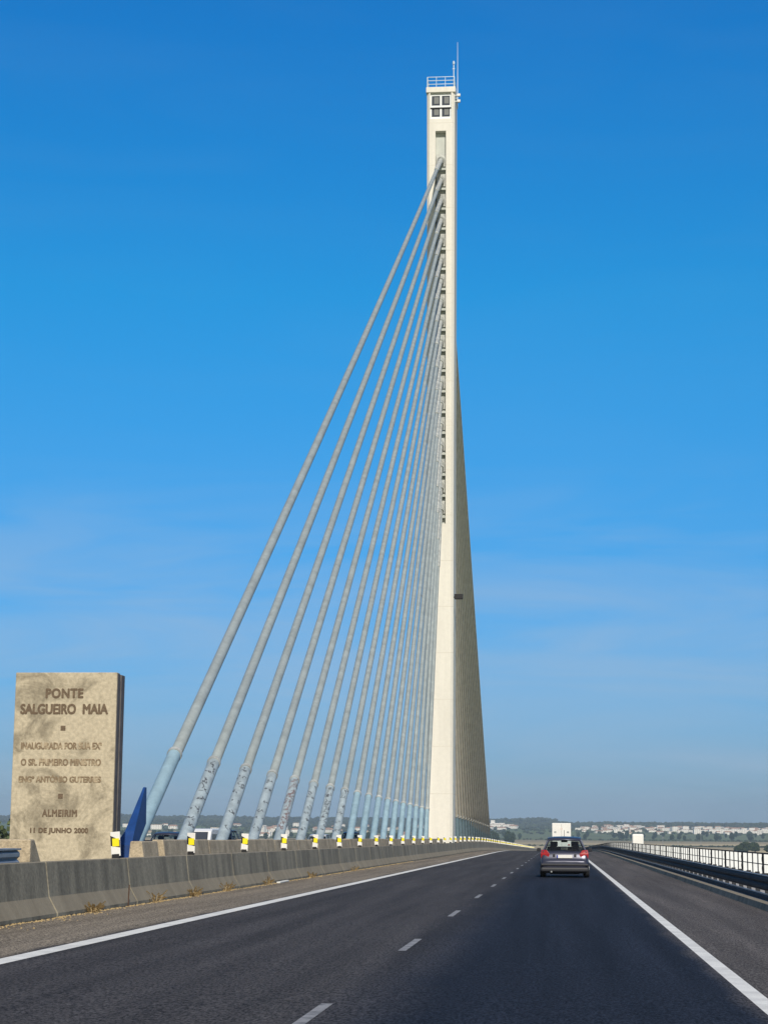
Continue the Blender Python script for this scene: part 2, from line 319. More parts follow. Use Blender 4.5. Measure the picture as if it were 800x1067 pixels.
# ------------------------------------------------------------ New Jersey barrier on the left
NJ = [(-8.56, 0), (-8.56, .07), (-8.72, .34), (-8.80, .93), (-8.98, .93), (-9.06, .34), (-9.2, .0)]
bar = empty('concrete_barrier', (-8.8, 0, 0), 'weathered grey concrete safety barrier along the left edge of the road', 'barrier')
b = MB(); y = 1.2
while y < 1400:
    L = 5.93 if y < 400 else 49.9
    ys = [y, y + L]
    b.loft([[(px + 8.8, t, z + rz(t)) for px, z in NJ] for t in ys]); y += 6.0 if y < 400 else 50
b.build('concrete_body', 'barrier', bar, bevel=.012, seg=1)
b = MB(); NJi = [(-8.585, 0), (-8.585, .065), (-8.735, .335), (-8.815, .915), (-8.965, .915), (-9.045, .335), (-9.18, 0)]
sweep(b, [(x + 8.8, z) for x, z in NJi], yrange(1, 400, 20)); b.build('joint_filler', 'joint', bar)
# grit along the toe
gm = MB(); random.seed(3)
for i in range(2600):
    y = 16 + random.random() ** 1.5 * 90; x = -8.54 + abs(random.gauss(0, .04 + .16 * abs(noise.noise(Vector((y * .35, 2, 5)))) * (3 if i % 3 == 0 else 1))); s_ = random.uniform(.004, .022)
    z = rz(y) + .002
    gm.add([(x - s_, y, z), (x, y - s_, z), (x + s_, y, z), (x, y + s_, z), (x, y, z + s_)], [(0, 1, 4), (1, 2, 4), (2, 3, 4), (3, 0, 4)])
tag(gm.build('grit', 'dry'), 'loose grit and straw lying along the foot of the barrier', 'grit', kind='stuff')
def weed(Y, n, h, label, x=-8.50):
    m_ = MB()
    for i in range(n):
        a = random.uniform(0, 6.28); l_ = random.uniform(.4, 1) * h; o = random.uniform(0, .12)
        p0 = Vector((math.cos(a) * o, math.sin(a) * o * 2.2, 0)); q = p0 + Vector((math.cos(a) * l_ * .6, math.sin(a) * l_, l_ * random.uniform(.3, .9)))
        mid = (p0 + q) / 2 + Vector((0, 0, l_ * .15)); m_.tube([p0, mid, q], [.006, .005, .002], 4)
        for k in range(3):
            t = mid.lerp(q, k / 3 + .2); s_ = .022
            m_.add([t + Vector((-s_, 0, 0)), t + Vector((0, -s_, s_)), t + Vector((s_, 0, 0)), t + Vector((0, s_, -s_ * .3))], [(0, 1, 2, 3)])
    o = m_.build('dry_weed', 'dry'); o.location = (x, Y, rz(Y)); tag(o, label, 'weed', 'dry weeds at the foot of the barrier')
for a in [(33.3, 60, .24, 'low dry straw tuft nearest the camera below the stone monument'),
          (38.6, 26, .30, 'upright dry weed at the barrier foot right of the monument'),
          (42.6, 60, .26, 'spreading dry straw tuft at the barrier foot under the second cable'),
          (46.8, 40, .34, 'bushy dry weed at the barrier foot under the third cable'),
          (53.5, 30, .28, 'small dry weed at the barrier foot before the white litter'),
          (63.0, 30, .26, 'small dry weed at the barrier foot beyond the white litter'),
          (76.0, 30, .3, 'farthest dry weed tuft on the road edge at the barrier foot')]: weed(*a)
m_ = MB(); m_.tube([(0, 0, 0), (.0, .01, .2), (.01, 0, .42)], .012, 6); o = m_.build('steel_stake', 'rust'); o.location = (-8.52, 36.2, rz(36.2)); tag(o, 'thin rusty stake standing against the foot of the concrete barrier', 'stake')
m_ = MB(); m_.box(-.06, .06, -.9, .9, 0, .05); o = m_.build('litter_strip', 'paper', bevel=.02); o.location = (-8.42, 56, rz(56)); tag(o, 'flattened strip of white litter at the foot of the barrier', 'litter')

# ------------------------------------------------------------ delineators on the barrier
def delineator(full=True):
    e = empty('reflector_post', (0, 0, 0), 'x', 'reflector post', 'striped reflector posts along the concrete barrier')
    b = MB()
    b.prism([(-.08, .06), (.08, .04), (.085, .50), (-.085, .50)], 'y', -.012, .012); b.build('panel', 'white', e, bevel=.004, seg=1)
    b = MB(); b.prism([(-.082, .43), (.082, .34), (.082, .20), (-.082, .24)], 'y', -.0155, -.0125); b.build('black_band', 'black_rubber', e)
    b = MB(); b.box(-.05, .07, -.021, -.016, .225, .375); b.build('reflector', 'yellow', e)
    b = MB(); b.box(-.06, .06, -.04, .04, -.04, .08); b.build('foot', 'black_rubber', e)
    return e
proto = delineator()
ordn = ['second', 'third', 'fourth', 'fifth', 'sixth', 'seventh', 'eighth', 'ninth', 'tenth', 'eleventh', 'twelfth', 'thirteenth', 'fourteenth', 'fifteenth', 'sixteenth', 'seventeenth']
Y = 36.6; i = 0
while Y < 620:
    o = proto if i == 0 else copy_tree(proto)
    o.location = (-8.89, Y, rz(Y) + .93); o.scale = (1.2, 1, 1.05)
    if i == 0: o['label'] = 'nearest black, white and yellow reflector post, in front of the monument edge'
    elif i <= 16: o['label'] = ordn[i - 1] + ' reflector post on the barrier, counting away from the stone monument'
    else: o['label'] = 'tiny reflector post on the far barrier beyond the pylon foot'
    o.rotation_euler.z = R(random.uniform(-14, 14)); o.rotation_euler.y = R(random.uniform(-5, 5))
    Y += 7.55; i += 1

# ------------------------------------------------------------ median plinth under the cables
pl = empty('cable_plinth', (CX, 43, 0), 'brown concrete plinth in the median from which the stay cables rise', 'plinth')
def PL(h, x=.80): return [(-.20 + x, 0), (-.14 + x, h), (.14 + x, h), (.36 + x, 0)]
def plblock(y0, y1, h0=1.27, sk=.0, side=.80):
    b = MB(); ys = yrange(y0, y1, 20)
    rings = []
    for k, y in enumerate(ys):
        r = []
        for x, z in PL(h0, side):
            yy = y + (sk * z if k == 0 else (sk * z if k == len(ys) - 1 else 0))
            r.append((x, yy - 43, z + rz(y)))
        rings.append(r)
    b.loft(rings); return b.build('plinth_block', 'plinth', pl, bevel=.03, seg=2)
plblock(42.5, 44.2, 1.25, .12)
y = 44.9
while y < 152: plblock(y, y + 5.6 if y > 60 else y + 5.88, 1.27 + random.uniform(-.02, .02), .06); y += 5.66 if y > 60 else 5.93
plblock(176, 292, 1.25)
for a, b_ in ((43.2, 160), (176, 292)): plblock(a, b_, 1.0, 0, -.95)
# black box in the notch between the two blocks
m_ = MB(); m_.box(.62, .9, 45.05 - 43, 45.7 - 43, 0, .7); o = m_.build('notch_box', 'dark', pl); o.location.z = rz(45)
# wedge block left of the monument
wb = MB(); wb.prism([(0, 0), (0, 1.30), (.28, 1.30), (1.75, .0)], 'x', -2.6, 0)
o = wb.build('barrier_end_block', 'plinth', bevel=.03); o.location = (-10.08, 34.6, rz(35)); tag(o, 'brown concrete end block with sloping back in front of the monument foot', 'concrete block')
# short guard rail end behind the barrier
gr = empty('guardrail_end', (-9.35, 29, rz(29)), 'short grey guard rail end with two posts behind the barrier at the left edge', 'guard rail')
WB = [(.0, .0), (.05, .05), (.05, .11), (0, .155), (.05, .20), (.05, .26), (0, .31), (-.012, .31), (.035, .255), (.035, .205), (-.014, .155), (.035, .105), (.035, .055), (-.012, 0)]
b = MB(); b.prism([(x, z + .80) for x, z in WB], 'y', -6, 2.3); b.build('beam', 'steel_light', gr)
for y in (-3.7, -1.7, .3, 2.0):
    b = MB(); b.box(-.13, -.03, y - .05, y + .05, 0, 1.06); b.build('post', 'steel_light', gr)
b = MB(); b.box(-.2, .06, -6, 2.35, 1.112, 1.14); b.build('top_plate', 'steel_light', gr)

# ------------------------------------------------------------ stone monument with its inscription
mo = empty('stone_monument', (CX - .28, 40, rz(40)), 'tall beige stone slab with a carved dedication, in the median left of the cables', 'monument')
x0, x1, T = -1.16, 1.16, 4.97
b = MB(); b.box(x0, x1, 0, .26, 0, T)
ms = b.build('front_slab', 'stone', mo, bevel=.015)
b = MB(); b.box(x0 + .05, x1 - .07, .262, .42, 0, T - .06); b.build('core', 'dark', mo)
b = MB(); b.box(x0, x1 + .0, .42, .74, 0, T - .02); b.build('back_slab', 'stone_shaded', mo, bevel=.015)
b = MB(); b.box(x1 + .002, x1 + .012, .03, .25, .02, T - .03); b.build('shade_toned_facing', 'stone_shaded', mo)
def text(body, xc, z, width, h, mt, name='lettering', sp=1.0, bold=.010):
    cu = bpy.data.curves.new('t', 'FONT'); cu.body = body; cu.align_x = 'CENTER'; cu.align_y = 'CENTER'; cu.size = 1; cu.extrude = .004; cu.offset = 0; cu.space_character = sp; cu.space_word = 1.1
    t = bpy.data.objects.new('t', cu); COL.objects.link(t); bpy.context.view_layer.update()
    me = bpy.data.meshes.new_from_object(t.evaluated_get(bpy.context.evaluated_depsgraph_get()))
    bpy.data.objects.remove(t)
    xs = [v.co.x for v in me.vertices]; ys = [v.co.y for v in me.vertices]; w = max(xs) - min(xs); hh = max(ys) - min(ys)
    cx, cy = (max(xs) + min(xs)) / 2, (max(ys) + min(ys)) / 2
    for v in me.vertices:
        X, Y_, Z = v.co; v.co = ((X - cx) / w * width, -Z, (Y_ - cy) / hh * h)
    me.materials.clear(); me.materials.append(M[mt])
    # thicken the strokes: the same outline again a few millimetres to each side, each a hair deeper
    bm = bmesh.new(); k = bold
    for q, (dx, dz) in enumerate(((0, 0), (k, 0), (-k, 0), (0, k), (0, -k), (k * .7, k * .7), (-k * .7, -k * .7), (k * .7, -k * .7), (-k * .7, k * .7))):
        m2 = me.copy()
        for v in m2.vertices: v.co = (v.co.x + dx, v.co.y + q * .0005, v.co.z + dz)
        bm.from_mesh(m2); bpy.data.meshes.remove(m2)
    bm.to_mesh(me); bm.free()
    o = bpy.data.objects.new(name, me); COL.objects.link(o); o.parent = mo; o.location = (xc, -.006, z)
PX = .02125
def tline(body, px0, px1, py, ph, mt, sp=1.0):
    # positions on the slab measured from its top left corner
    z = T - (py - 701.5) * PX; lean = (py - 701.5) * .026
    text(body, bold=(.013 if ph > 9 else .008), xc=x0 + (.5 * (px0 + px1) - 15 + lean) * PX, z=z, width=(px1 - px0) * PX, h=ph * PX, mt=mt, sp=sp)
tline('PONTE', 48, 87.5, 723.5, 9.4, 'letter', 1.1)
tline('SALGUEIRO  MAIA', 21, 114, 740, 10, 'letter')
tline('INAUGURADA POR SUA EX\u00aa', 22, 108, 778.5, 6.6, 'letter_worn')
tline('O SR. PRIMEIRO MINISTRO', 22, 107, 795.5, 6.6, 'letter_worn')
tline('ENG\u00ba ANT\u00d3NIO GUTERRES', 20, 107, 812.5, 7.4, 'letter_worn')
tline('ALMEIRIM', 45.5, 82, 848, 6.8, 'letter', 1.15)
tline('11 DE JUNHO 2000', 33, 94, 866.5, 6.4, 'letter', 1.05)
for px, py in ((66.5, 760), (64.5, 830.5)):
    b = MB(); s_ = .055; z = T - (py - 701.5) * PX; x = x0 + (px - 15 + (py - 701.5) * .026) * PX
    b.box(x - s_, x + s_, -.006, -.001, z - s_, z + s_); b.build('square_mark', 'letter', mo)

# ------------------------------------------------------------ pylon
PY0 = 164; PD = 4.3
py = empty('bridge_pylon', (CX, PY0 + PD / 2, rz(164)), 'tall slender cream concrete pylon standing in the median and holding the cables', 'bridge tower')
def hw(z): return 1.155 + .17 * z / 71.5
def ring(z, notch=0, nd=.6):
    w = hw(z); h = PD / 2; c = .22; k = notch
    if not notch: return [(-w + c, -h, z), (w - c, -h, z), (w, -h + c, z), (w, h - c, z), (w - c, h, z), (-w + c, h, z), (-w, h - c, z), (-w, -h + c, z)]
    return [(-w + c, -h, z), (-k, -h, z), (-k, -h + nd, z), (k, -h + nd, z), (k, -h, z), (w - c, -h, z), (w, -h + c, z), (w, h - c, z), (w - c, h, z), (k, h, z), (k, h - nd, z), (-k, h - nd, z), (-k, h, z), (-w + c, h, z), (-w, h - c, z), (-w, -h + c, z)]
ZS0, ZS1, ZW0, ZW1, ZT = 29.6, 67.4, 68.6, 71.25, 71.8
b = MB(); b.loft([ring(-.5), ring(10), ring(20), ring(ZS0)]); b.loft([ring(ZS0 + .003, .50), ring(45, .50), ring(ZS1, .50)]); b.loft([ring(ZS1 + .003), ring(ZW0)])
b.loft([ring(ZW0 + .003, hw(70) - .32, 1.0), ring(ZW1, hw(70) - .32, 1.0)])
b.build('shaft', 'pylon', py)
for s_ in (-1, 1):
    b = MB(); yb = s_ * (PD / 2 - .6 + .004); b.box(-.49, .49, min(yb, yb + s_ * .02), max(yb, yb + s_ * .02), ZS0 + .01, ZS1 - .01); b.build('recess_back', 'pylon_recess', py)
b = MB(); w = hw(71.5) + .07; b.box(-w, w, -PD / 2 - .07, PD / 2 + .07, ZW1 + .003, ZT); b.build('cap', 'pylon', py, bevel=.04)
# window band
for s_ in (-1, 1):
    w = hw(70) - .325; y = s_ * (PD / 2 - .25)
    b = MB(); b.box(-w, w, y - .05, y + .05, ZW0 + .006, ZW0 + .28); b.box(-w, w, y - .051, y + .051, 69.78, 70.02); b.box(-w, w, y - .05, y + .05, 70.98, ZW1 - .003)
    b.box(-.09, .09, y - .049, y + .049, ZW0 + .1, ZW1 - .1); b.box(-w, -w + .12, y - .048, y + .048, ZW0 + .1, ZW1 - .1); b.box(w - .14, w, y - .048, y + .048, ZW0 + .1, ZW1 - .1)
    fr = b.build('window_frame', 'panel', py)
    b = MB(); b.box(-w, w, y - .12, y - .06 if s_ < 0 else y + .12, 69.70, 69.80); b.build('ledge', 'dark', py)
    for xa, xb in ((-w + .13, -.1), (.1, w - .15)):
        for za, zb in ((ZW0 + .29, 69.77), (70.03, 70.97)):
            b = MB(); b.box(xa, xb, y - .01, y + .01, za, zb); b.build('window_pane', 'window_dark', py)
            b = MB(); b.box(xa + .22, xb - .08, y - .035 * 1, y - .012, za + .18, zb - .1); b.build('blind', 'blind', py)
# top railing
b = MB(); w = 1.28; h = PD / 2 - .08
for z in (.32, .68, 1.04): b.tube([(-w, -h, ZT + z), (w, -h, ZT + z), (w, h, ZT + z), (-w, h, ZT + z), (-w, -h, ZT + z)], .04, 6)
for x in (-w, -w / 3, w / 3, w):
    for y in (-h, h): b.tube([(x, y, ZT), (x, y, ZT + 1.05)], .05 if abs(x) == w else .03, 6)
for y in (-h / 3, h / 3):
    for x in (-w, w): b.tube([(x, y, ZT), (x, y, ZT + 1.05)], .04, 6)
b.build('top_railing', 'rail_white', py)
b = MB(); b.tube([(1.22, -1.9, ZT), (1.22, -1.9, ZT + 2.7)], .05, 6); b.tube([(1.22, -1.9, ZT + 2.35), (1.22, -1.9, ZT + 2.6)], .11, 8); b.tube([(1.1, -1.9, ZT + 1.9), (1.34, -1.9, ZT + 1.9)], .05, 6); b.build('short_antenna', 'rail_white', py)
b = MB(); b.tube([(1.55, -1.2, ZT - 1.3), (1.55, -1.2, ZT + 4.9)], [.05, .02], 6); b.tube([(1.2, -1.2, ZT - .8), (1.55, -1.2, ZT - .8)], .04, 6); b.build('lightning_rod', 'rail_white', py)
for z in (70.4, 71.0):
    b = MB(); b.tube([(1.3, -1.9, z), (1.62, -1.9, z)], .05, 6); b.box(1.55, 1.85, -2.05, -1.75, z - .09, z + .12); b.build('floodlight', 'white', py)
b = MB(); b.tube([(hw(22), -1.6, 22.9), (hw(22) + .15, -1.6, 22.9)], .05, 6); b.box(hw(22) + .10, hw(22) + .85, -1.95, -1.45, 22.7, 23.15); b.build('lamp_box', 'dark', py, bevel=.03)
b = MB(); b.box(-hw(22) - .5, -hw(22) - .1, -1.85, -1.45, 22.75, 23.1); b.tube([(-hw(22), -1.6, 22.9), (-hw(22) - .15, -1.6, 22.9)], .05, 6); b.build('lamp_box', 'dark', py, bevel=.03)
b = MB(); b.tube([(hw(10) + .03, -1.7, 0), (hw(22) + .03, -1.7, 22.8)], .04, 5); b.build('conduit', 'cable', py)

# ------------------------------------------------------------ stay cables
NC = 18; ZTOP, ZBOT = 64.6, 31.2
words = ['longest', 'second longest', 'third longest', 'fourth longest', 'fifth longest', 'sixth longest', 'seventh longest', 'eighth longest', 'ninth longest',
         'ninth shortest', 'eighth shortest', 'seventh shortest', 'sixth shortest', 'fifth shortest', 'fourth shortest', 'third shortest', 'second shortest', 'shortest']
def graffiti(A, u, r, L, seed, parent, mt, dens):
    rd = random.Random(seed); b = MB()
    side = u.cross(Vector((0, 0, 1))).normalized(); up = side.cross(u)
    def P(s_, th, rr): return A + u * s_ + (side * math.cos(th) + up * math.sin(th)) * rr
    s_ = .35 * L * (.2 + rd.random())
    s_ = .15 * L
    while s_ < L * .96:
        # one small scrawled sign: three to five bent strokes
        th0 = R(70) + rd.uniform(-.3, .3)          # the side that faces the road
        sz = rd.uniform(.09, .2)
        for k in range(rd.randint(3, 5)):
            pts = []; a = s_ + rd.uniform(0, sz); t = th0 + rd.uniform(-.7, .7)
            for q in range(4):
                pts.append((a, t)); a += rd.uniform(-.09, .11) * 1.1; t += rd.uniform(-.45, .45)
            for (a0, t0), (a1, t1) in zip(pts[:-1], pts[1:]):
                dx, dy = a1 - a0, (t1 - t0) * r; ln_ = math.hypot(dx, dy) + 1e-6; wv = .013
                px_, py_ = -dy / ln_ * wv, dx / ln_ * wv / r
                b.add([P(a0 + px_, t0 + py_, r + .004), P(a1 + px_, t1 + py_, r + .004), P(a1 - px_, t1 - py_, r + .004), P(a0 - px_, t0 - py_, r + .004)], [(0, 1, 2, 3)])
        s_ += rd.uniform(.18, .42) / dens
    o = b.build('graffiti', mt, parent); tag(o, kind='stuff')
def cable(i, near):
    Yb = 45.9 + 5.95 * i if near else 281.6 - 5.95 * i
    zb = rz(Yb) + 1.15
    za = rz(164) + ZTOP - (ZTOP - ZBOT) * i / (NC - 1)
    Ya = PY0 + .3 if near else PY0 + PD - .3
    sgn = 1 if near else -1
    lab = words[NC - 1 - i if False else i]
    l_ = f'{lab} stay cable on the {"camera" if near else "far"} side of the pylon'
    if near and 0 < i < 7: l_ += ', graffiti on its foot' if i != 4 else ', reddish graffiti on its foot'
    if near and i == 0: l_ += ', with a blue fin at its foot'
    l_ = l_.replace('on the camera side of the pylon', 'before the pylon') if near else l_.replace('on the far side of the pylon', 'behind the pylon')
    e = empty('stay_cable', (CX, Yb, zb), l_, 'cable', f'stay cables on the {"camera" if near else "far"} side of the pylon')
    D = Vector((0, Ya - Yb, za - zb)); L = D.length; u = D.normalized()
    perp = Vector((0, -u.z * sgn, abs(u.y)))            # sag drops the middle a little
    def P(t): return D * t + Vector((0, 0, -1)) * (4 * t * (1 - t) * .0032 * L * abs(u.y))
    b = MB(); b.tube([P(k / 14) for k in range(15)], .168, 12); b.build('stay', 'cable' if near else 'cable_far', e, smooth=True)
    Ls = (3.62 - 1.15) / max(.3, u.z) - .1 if i else 5.15
    Ls = min(Ls, 6)
    worn = near and 0 < i < 8
    sr = .19
    b = MB(); b.tube([u * -.9, u * (Ls * .5), u * Ls], sr, 16, False); sl_ = b.build('sleeve', 'sleeve_worn' if worn else 'sleeve', e, smooth=False)
    for p in sl_.data.polygons: p.use_smooth = len(p.vertices) == 4
    b = MB(); b.tube([u * (Ls - .02), u * (Ls + .13)], sr + .022, 16); b.build('collar', 'anchor', e)
    if worn: graffiti(Vector((0, 0, 0)), u, sr, Ls, 40 + i, sl_, 'ink_red' if i == 4 else 'ink', [0, .62, .42, .4, 1.5, .5, .8, .4][i])
    b = MB(); b.tube([u * (L - 7), u * (L - 6.9), u * L], [.172, .21, .23], 12); b.build('upper_sleeve', 'anchor', e)
    # anchor head in the pylon recess
    b = MB(); c = D; b.tube([c - u * .5, c + u * .2], .33, 12)
    b.build('anchor_head', 'anchor', e)
    b = MB(); yy = D.y + sgn * .14; b.box(-.44, .44, min(yy, yy + sgn * .1), max(yy, yy + sgn * .1), D.z - .6, D.z + .6); b.build('anchor_plate', 'anchor', e)
    return e
c1 = None
for i in range(NC):
    e = cable(i, True); c1 = c1 or e
for i in range(NC): cable(i, False)
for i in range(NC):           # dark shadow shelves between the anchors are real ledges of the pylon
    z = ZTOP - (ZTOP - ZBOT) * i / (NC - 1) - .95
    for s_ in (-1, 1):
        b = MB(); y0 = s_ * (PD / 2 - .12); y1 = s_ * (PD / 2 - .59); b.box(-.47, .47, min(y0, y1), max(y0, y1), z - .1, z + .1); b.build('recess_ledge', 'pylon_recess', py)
# blue fin at the foot of the longest cable (a part of it)
b = MB(); b.loft([[(-.30, -1.0, -1.15), (.14, -1.0, -1.15), (.14, .3, -1.15), (-.30, .3, -1.15)], [(-.26, -.9, .0), (.15, -.9, .0), (.15, .5, .0), (-.26, .5, .0)], [(-.10, -.6, .35), (.14, -.6, .35), (.14, .7, .35), (-.10, .7, .35)], [(.04, .65, 1.45), (.09, .65, 1.45), (.09, .85, 1.45), (.04, .85, 1.45)]]); b.build('foot_fin', 'blue', c1, bevel=.015)

# ------------------------------------------------------------ guard rail and parapet on the right
gd = empty('guardrail', (4.45, 0, 0), 'dark steel double beam guard rail along the right shoulder', 'guard rail')
ysr = yrange(12, 170, 12) + [y for y in YS if y > 175]
b = MB(); sweep(b, [(-x * 1.0, z + .30) for x, z in WB], ysr); b.build('upper_beam', 'steel', gd)
b = MB(); sweep(b, [(-.03, .212), (.03, .212), (.03, .232), (-.03, .232)], ysr); sweep(b, [(-.03, .612), (.02, .612), (.02, .628), (-.03, .628)], ysr); b.build('highlight_strip', 'steel_light', gd)  # pale strips stand in for the highlights along the beam tops
b = MB(); sweep(b, [(-.02, .04), (-.055, .07), (-.055, .18), (-.02, .21), (.0, .21), (-.03, .18), (-.03, .07), (0, .04)], ysr); b.build('lower_beam', 'steel', gd)
mp_ = None
for k in range(96):
    y = 14 + k * 2.0
    if mp_ is None:
        b = MB(); b.box(.06, .16, -.05, .05, 0, .56); b.box(-.0, .10, -.03, .03, .36, .54); mp_ = b.build('post', 'steel', gd); q = mp_
    else: q = mp_.copy(); COL.objects.link(q)
    q.location = (0, y, rz(y) + .10)
b = MB()
for k in range(150):
    y = 206 + k * 2.0; b.box(.06, .16, y - .05, y + .05, rz(y), rz(y) + .66)
tag(b.build('distant_posts', 'steel', gd), kind='stuff')

pp = empty('parapet', (5.75, 0, 0), 'white panelled bridge parapet with dark shade bars and rails on the right edge', 'parapet')
b = MB(); y = 17.6
while y < 1200:
    if y < 166:
        if y < 18: f0 = MB().box(-.04, .12, -.02, .02, .42, 1.0).build('white_fin', 'panel', pp); q = f0
        else: q = f0.copy(); COL.objects.link(q)
        q.location = (0, y, rz(y))
    else: b.box(-.04, .12, y - .02, y + .02, rz(y) + .42, rz(y) + 1.0)
    y += 1.5 if y < 420 else 6
tag(b.build('distant_white_fins', 'panel', pp), kind='stuff')
b = MB(); sweep(b, [(-.10, .99), (-.05, .99), (-.05, 1.03), (-.10, 1.03)], ysr); b.build('top_rail', 'steel', pp)
b = MB(); sweep(b, [(-.10, .70), (-.077, .70), (-.077, .725), (-.10, .725)], ysr); b.build('middle_rail', 'steel', pp)
b = MB(); sweep(b, [(-.05, .20), (.12, .20), (.12, .42), (-.05, .42)], ysr); b.build('base_rail', 'steel', pp)
proto_p = None
for k in range(80):
    y = 17.2 + k * 6.0
    if proto_p is None:
        b = MB(); b.box(-.10, -.045, -.03, .03, .2, 1.0)
        for zc in (.58, .84):           # round bracket on every post
            b.tube([(-.08, .16 * math.cos(a * math.pi / 5), zc - .0 + .09 * math.sin(a * math.pi / 5)) for a in range(11)], .018, 5)
        proto_p = b.build('post', 'steel', pp); q = proto_p
    else: q = proto_p.copy(); COL.objects.link(q)
    q.location = (0, y, rz(y))
b = MB()  # dark bars stand in for the shadows between the white fins
for k in range(160):
    y = 17.2 + 6 * k
    for j in (1.5, 3.0, 4.5):
        if k < 33:
            if k == 0 and j == 1.5: f0 = MB().box(-.07, -.042, -.022, .022, .3, .99).build('bar', 'steel', pp); q = f0
            else: q = f0.copy(); COL.objects.link(q)
            q.location = (0, y + j, rz(y + j))
        else: b.box(-.075, -.042, y + j - .04, y + j + .04, rz(y) + .3, rz(y) + .99)
tag(b.build('distant_shade_bars', 'steel', pp), kind='stuff')
# white rounded cabinet beyond the parapet
cb = empty('roadside_cabinet', (6.08, 148, rz(148)), 'white round cornered cabinet rising above the parapet right of the car', 'cabinet')
b = MB(); b.box(-.45, .45, -.2, .2, .85, 1.75); b.build('housing', 'white', cb, bevel=.12, seg=4)
b = MB(); b.box(-.3, -.2, -.06, .06, .1, .9); b.box(.2, .3, -.06, .06, .1, .9); b.build('stand', 'steel_light', cb)
# the far parapet of the oncoming side
pq = empty('parapet', (-26.4, 0, 0), 'low dark railing on the far edge of the oncoming road, seen between the cables', 'parapet')
b = MB(); sweep(b, [(-.04, 1.0), (.04, 1.0), (.04, 1.07), (-.04, 1.07)]); sweep(b, [(-.02, .6), (.02, .6), (.02, .65), (-.02, .65)]); b.build('rails', 'steel', pq)

